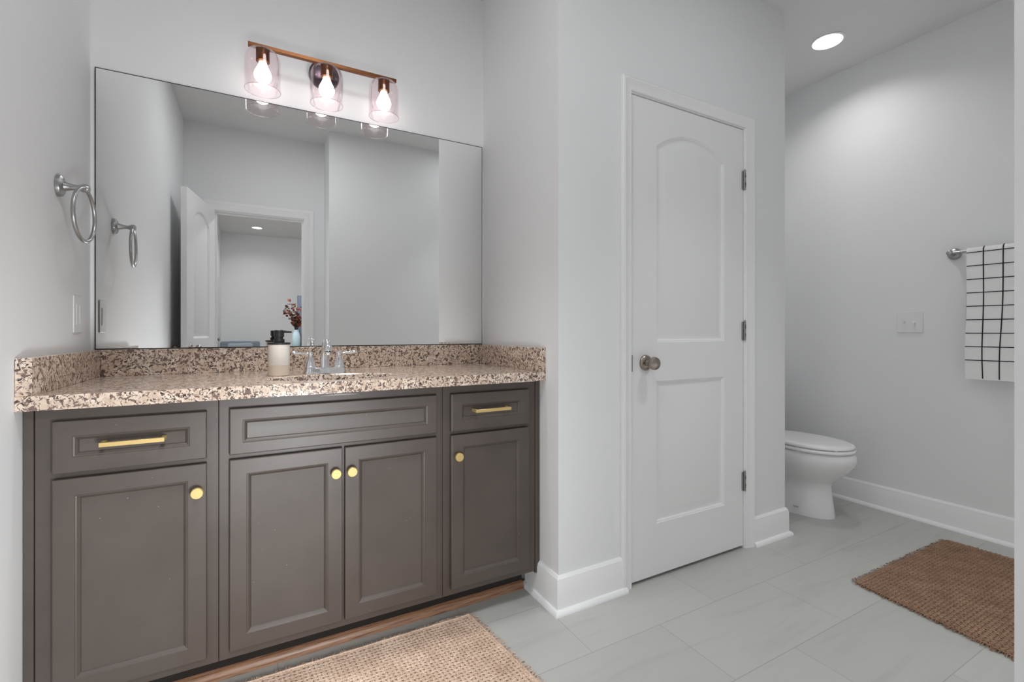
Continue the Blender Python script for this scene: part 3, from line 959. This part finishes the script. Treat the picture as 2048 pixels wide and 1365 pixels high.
# ------------------------------------------------------------------ woven jute rugs
def rug(name, p00, p10, p11, p01, mat, back, label, pitch, seed, fringe_sides):
    """p00..p01 are the floor corners; strips woven over and under each other, ragged fringe at the edges"""
    rnd = random.Random(seed)
    P = [Vector(p + (0,)) for p in (p00, p10, p11, p01)]
    def at(u, v): return P[0] * (1 - u) * (1 - v) + P[1] * u * (1 - v) + P[2] * u * v + P[3] * (1 - u) * v
    LU, LV = (P[1] - P[0]).length, (P[3] - P[0]).length
    cen = at(.5, .5)
    t = thing(name, cen, *label)
    bm = B()
    rings = [[at(u, v) + Vector((0, 0, .0008)) for u, v in ((0.004, .006), (.996, .006), (.996, .994), (.004, .994))], [at(u, v) + Vector((0, 0, .0035)) for u, v in ((0.004, .006), (.996, .006), (.996, .994), (.004, .994))]]
    loops(bm, rings)
    obj('backing', bm, back, t)
    bm = B()
    nu, nv = int(LU / pitch), int(LV / pitch)
    def strip(n_cross, along_u, i, n_self):
        wob = [rnd.uniform(-.15, .15) for _ in range(n_cross + 2)]
        half = .35 * rnd.uniform(.85, 1.1)
        rows = []
        sub = 2
        for k in range(n_cross * sub + 1):
            s = k / (n_cross * sub)
            kk = k / sub
            ph = math.cos(PI * (kk - .5 + i)) if along_u else -math.cos(PI * (kk - .5 + i))
            w_ = wob[int(kk)] * (1 - kk % 1) + wob[int(kk) + 1] * (kk % 1)
            row = []
            for q, dz in ((-half, -.0010), (0, .0008), (half, -.0010)):
                c_ = (i + .5 + q + w_ * .5) / n_self
                c_ = min(max(c_, 0), 1)
                p = at(s, c_) if along_u else at(c_, s)
                row.append(p + Vector((0, 0, .0058 + .0016 * ph + dz)))
            rows.append(row)
        loops(bm, rows, closed=False)
    for i in range(nv): strip(nu, True, i, nv)
    for i in range(nu): strip(nv, False, i, nu)
    # thicker selvedge cords round the edge
    for a, b in ((0, 1), (1, 2), (2, 3), (3, 0)):
        n_ = 60
        tube(bm, [P[a].lerp(P[b], k / n_) + Vector((rnd.uniform(-.0012, .0012), rnd.uniform(-.0012, .0012), .0055 + rnd.uniform(-.0008, .0008))) for k in range(n_ + 1)], .0042, 6)
    o = obj('weave', bm, mat, t, sharp=80)
    bm = B()
    for (a, b) in fringe_sides:
        A, Bp = P[a], P[b]
        d = (Bp - A).normalized()
        nrm = Vector((d.y, -d.x, 0))
        if nrm.dot(A - cen) < 0: nrm = -nrm
        m = int((Bp - A).length / .0021)
        for k in range(m):
            p = A.lerp(Bp, (k + rnd.random()) / m)
            L_ = rnd.uniform(.008, .026)
            e = p + nrm * L_ + d * rnd.uniform(-.006, .006)
            zt_ = rnd.uniform(.003, .008)
            sd = d * rnd.uniform(.0007, .0015)
            mid = p.lerp(e, .5) + Vector((0, 0, zt_ + rnd.uniform(0, .004)))
            r0 = [p - sd + Vector((0, 0, zt_)), p + sd + Vector((0, 0, zt_))]
            r1 = [mid - sd, mid + sd]
            r2 = [e - sd * .4 + Vector((0, 0, rnd.uniform(.001, .006))), e + sd * .4 + Vector((0, 0, rnd.uniform(.001, .006)))]
            V = [[bm.verts.new(q) for q in r] for r in (r0, r1, r2)]
            for aa, bb in zip(V, V[1:]): bm.faces.new((aa[0], aa[1], bb[1], bb[0]))
    fr = obj('fringe', bm, mat, t, sharp=80)
    fr['kind'] = 'stuff'
    return t
ALL = [(0, 1), (1, 2), (2, 3), (3, 0)]
rug('jute_rug', (-.16, 1.030), (.755, 1.055), (.690, 1.600), (-.20, 1.612), M['jute_tan'], M['jute_back_tan'], ('tan woven jute rug with frayed edges on the tiles before the vanity', 'rug'), .0145, 5, ALL)
rug('jute_rug', (2.140, .470), (3.085, .455), (3.050, 1.018), (2.210, 1.030), M['jute_brown'], M['jute_back_brown'], ('darker brown woven jute rug lying on the tiles toward the right wall', 'rug'), .0145, 9, ALL)

# ------------------------------------------------------------------ bedroom things seen in the mirror
ar = thing('armchair', (-.26, -4.20, 0), 'blue-grey upholstered armchair by the bedroom wall, seen in the mirror', 'armchair')
def cushion(name, mat, *d): return bx(name, mat, ar, *d, bevel=.03, seg=3)
cushion('backrest', M['chairfabric'], -.520, .030, -4.48, -4.34, .30, .905)
cushion('back_cushion', M['chairlight'], -.42, -.07, -4.339, -4.29, .42, .875)
cushion('seat', M['chairlight'], -.42, -.07, -4.335, -3.86, .30, .44)
for a in (-.520, -.068): cushion('armrest', M['chairfabric'], a, a + .098, -4.335, -3.86, .12, .60)
cushion('seat_base', M['chairfabric'], -.42, -.07, -4.335, -3.87, .12, .298)
for lx in (-.50, .0):
    for ly in (-4.46, -3.90):
        bm = B(); lathe(bm, [(0, .0005), (.014, .0005), (.022, .125), (0, .125)], (lx + .01, ly, 0), 'Z', 12, False, False); obj('leg', bm, M['dresserwood'], ar)

dr = thing('dresser', (.95, -2.50, 0), 'dark wooden dresser in the bedroom holding the pale blue vase', 'dresser')
bx('top', M['dresserwood'], dr, .36, 1.55, -2.72, -2.28, .795, .822, bevel=.003)
bx('body', M['dresserwood'], dr, .40, 1.52, -2.70, -2.31, .08, .7945, bevel=.002)
for i in range(3):
    f_ = bx('drawer', M['dresserwood'], dr, .43, 1.49, -2.3095, -2.295, .11 + i * .225, .315 + i * .225, bevel=.002)
    bm = B(); lathe(bm, [(0, 0), (.008, 0), (.014, .018), (0, .022)], (.96, -2.295, .21 + i * .225), 'Y', 14, False, False); obj('knob', bm, M['brass'], f_)
for lx in (.43, 1.49):
    for ly in (-2.67, -2.34): bx('leg', M['dresserwood'], dr, lx - .02, lx + .02, ly - .02, ly + .02, .0005, .0795)

VX, VY, VZ = .437, -2.420, .8225
bm = B(); lathe(bm, [(0, 0), (.045, 0), (.050, .01), (.054, .10), (.052, .17), (.040, .215), (.030, .235), (.033, .262), (.028, .262), (.025, .235), (.030, .20), (0, .19)], (VX, VY, VZ), 'Z', 28, False, False)
va = obj('vase', bm, M['vase'], org=(VX, VY, VZ)); tag(va, 'pale blue ceramic vase on the bedroom dresser, holding rust-coloured branches', 'vase')
br_ = thing('dried_branches', (VX, VY, VZ + .20), 'dried branches with rust and dark leaves standing in the blue vase', 'branches')
rnd = random.Random(11)
sb, lr, ld = B(), B(), B()
def leaf(bm, c, d, s):
    d = d.normalized()
    a = d.cross(Vector((rnd.uniform(-1, 1), rnd.uniform(-1, 1), rnd.uniform(-1, 1)))).normalized()
    n_ = a.cross(d)
    ring = [c, c + d * s * .35 + a * s * .33 + n_ * s * .06, c + d * s * .8 + a * s * .24, c + d * s, c + d * s * .8 - a * s * .24, c + d * s * .35 - a * s * .33 + n_ * s * .06]
    vs = [bm.verts.new(p) for p in ring]
    v2 = [bm.verts.new(p + n_ * .0008) for p in ring]
    bm.faces.new(vs); bm.faces.new(v2[::-1])
    for i in range(6): bm.faces.new((vs[i], vs[(i + 1) % 6], v2[(i + 1) % 6], v2[i]))
for k_ in range(17):
    tx, ty, tz = rnd.uniform(-.17, .17), rnd.uniform(-.10, .10), rnd.uniform(.12, .36)
    if k_ == 0: tx, tz = -.07, .40
    if k_ == 1: tx, tz = -.14, .30
    b0 = Vector((VX + rnd.uniform(-.008, .008), VY + rnd.uniform(-.008, .008), VZ + .20))
    tip = Vector((VX + tx, VY + ty, VZ + .22 + tz))
    midp = b0.lerp(tip, .5) + Vector((-tx * .25, 0, .03))
    pts = smooth([b0, b0.lerp(midp, .5) + Vector((0, 0, .008)), midp, tip], 4)
    tube(sb, pts, lerp_list([.0028, .0012], len(pts)), 5)
    rust = k_ % 3 != 1
    for p in pts[5:]:
        for _ in range(2 if rust else 1):
            leaf(lr if rust else ld, p, Vector((rnd.uniform(-1, 1), rnd.uniform(-1, 1), rnd.uniform(-.2, 1))), rnd.uniform(.038, .06) if rust else rnd.uniform(.022, .038))
obj('stems', sb, M['stemwood'], br_)
obj('rust_leaves', lr, M['leafrust'], br_)['kind'] = 'stuff'
obj('dark_leaves', ld, M['leafdark'], br_)['kind'] = 'stuff'

pf = thing('picture_frame', (.72, -2.66, VZ), 'slate blue canvas leaning behind the vase on the bedroom dresser', 'picture')
bx('frame', M['dresserwood'], pf, .468, .96, -2.690, -2.665, VZ, 1.545)
bx('canvas', M['canvas'], pf, .470, .958, -2.6648, -2.658, VZ + .004, 1.541)
bm = B(); box(bm, .505, .62, -2.56, -2.48, VZ + .0003, .985); box(bm, .500, .625, -2.565, -2.475, .9852, 1.02)
cb = obj('keepsake_box', bm, M['dresserwood'], org=(.56, -2.52, VZ)); tag(cb, 'dark box standing right of the blue vase on the dresser', 'box')
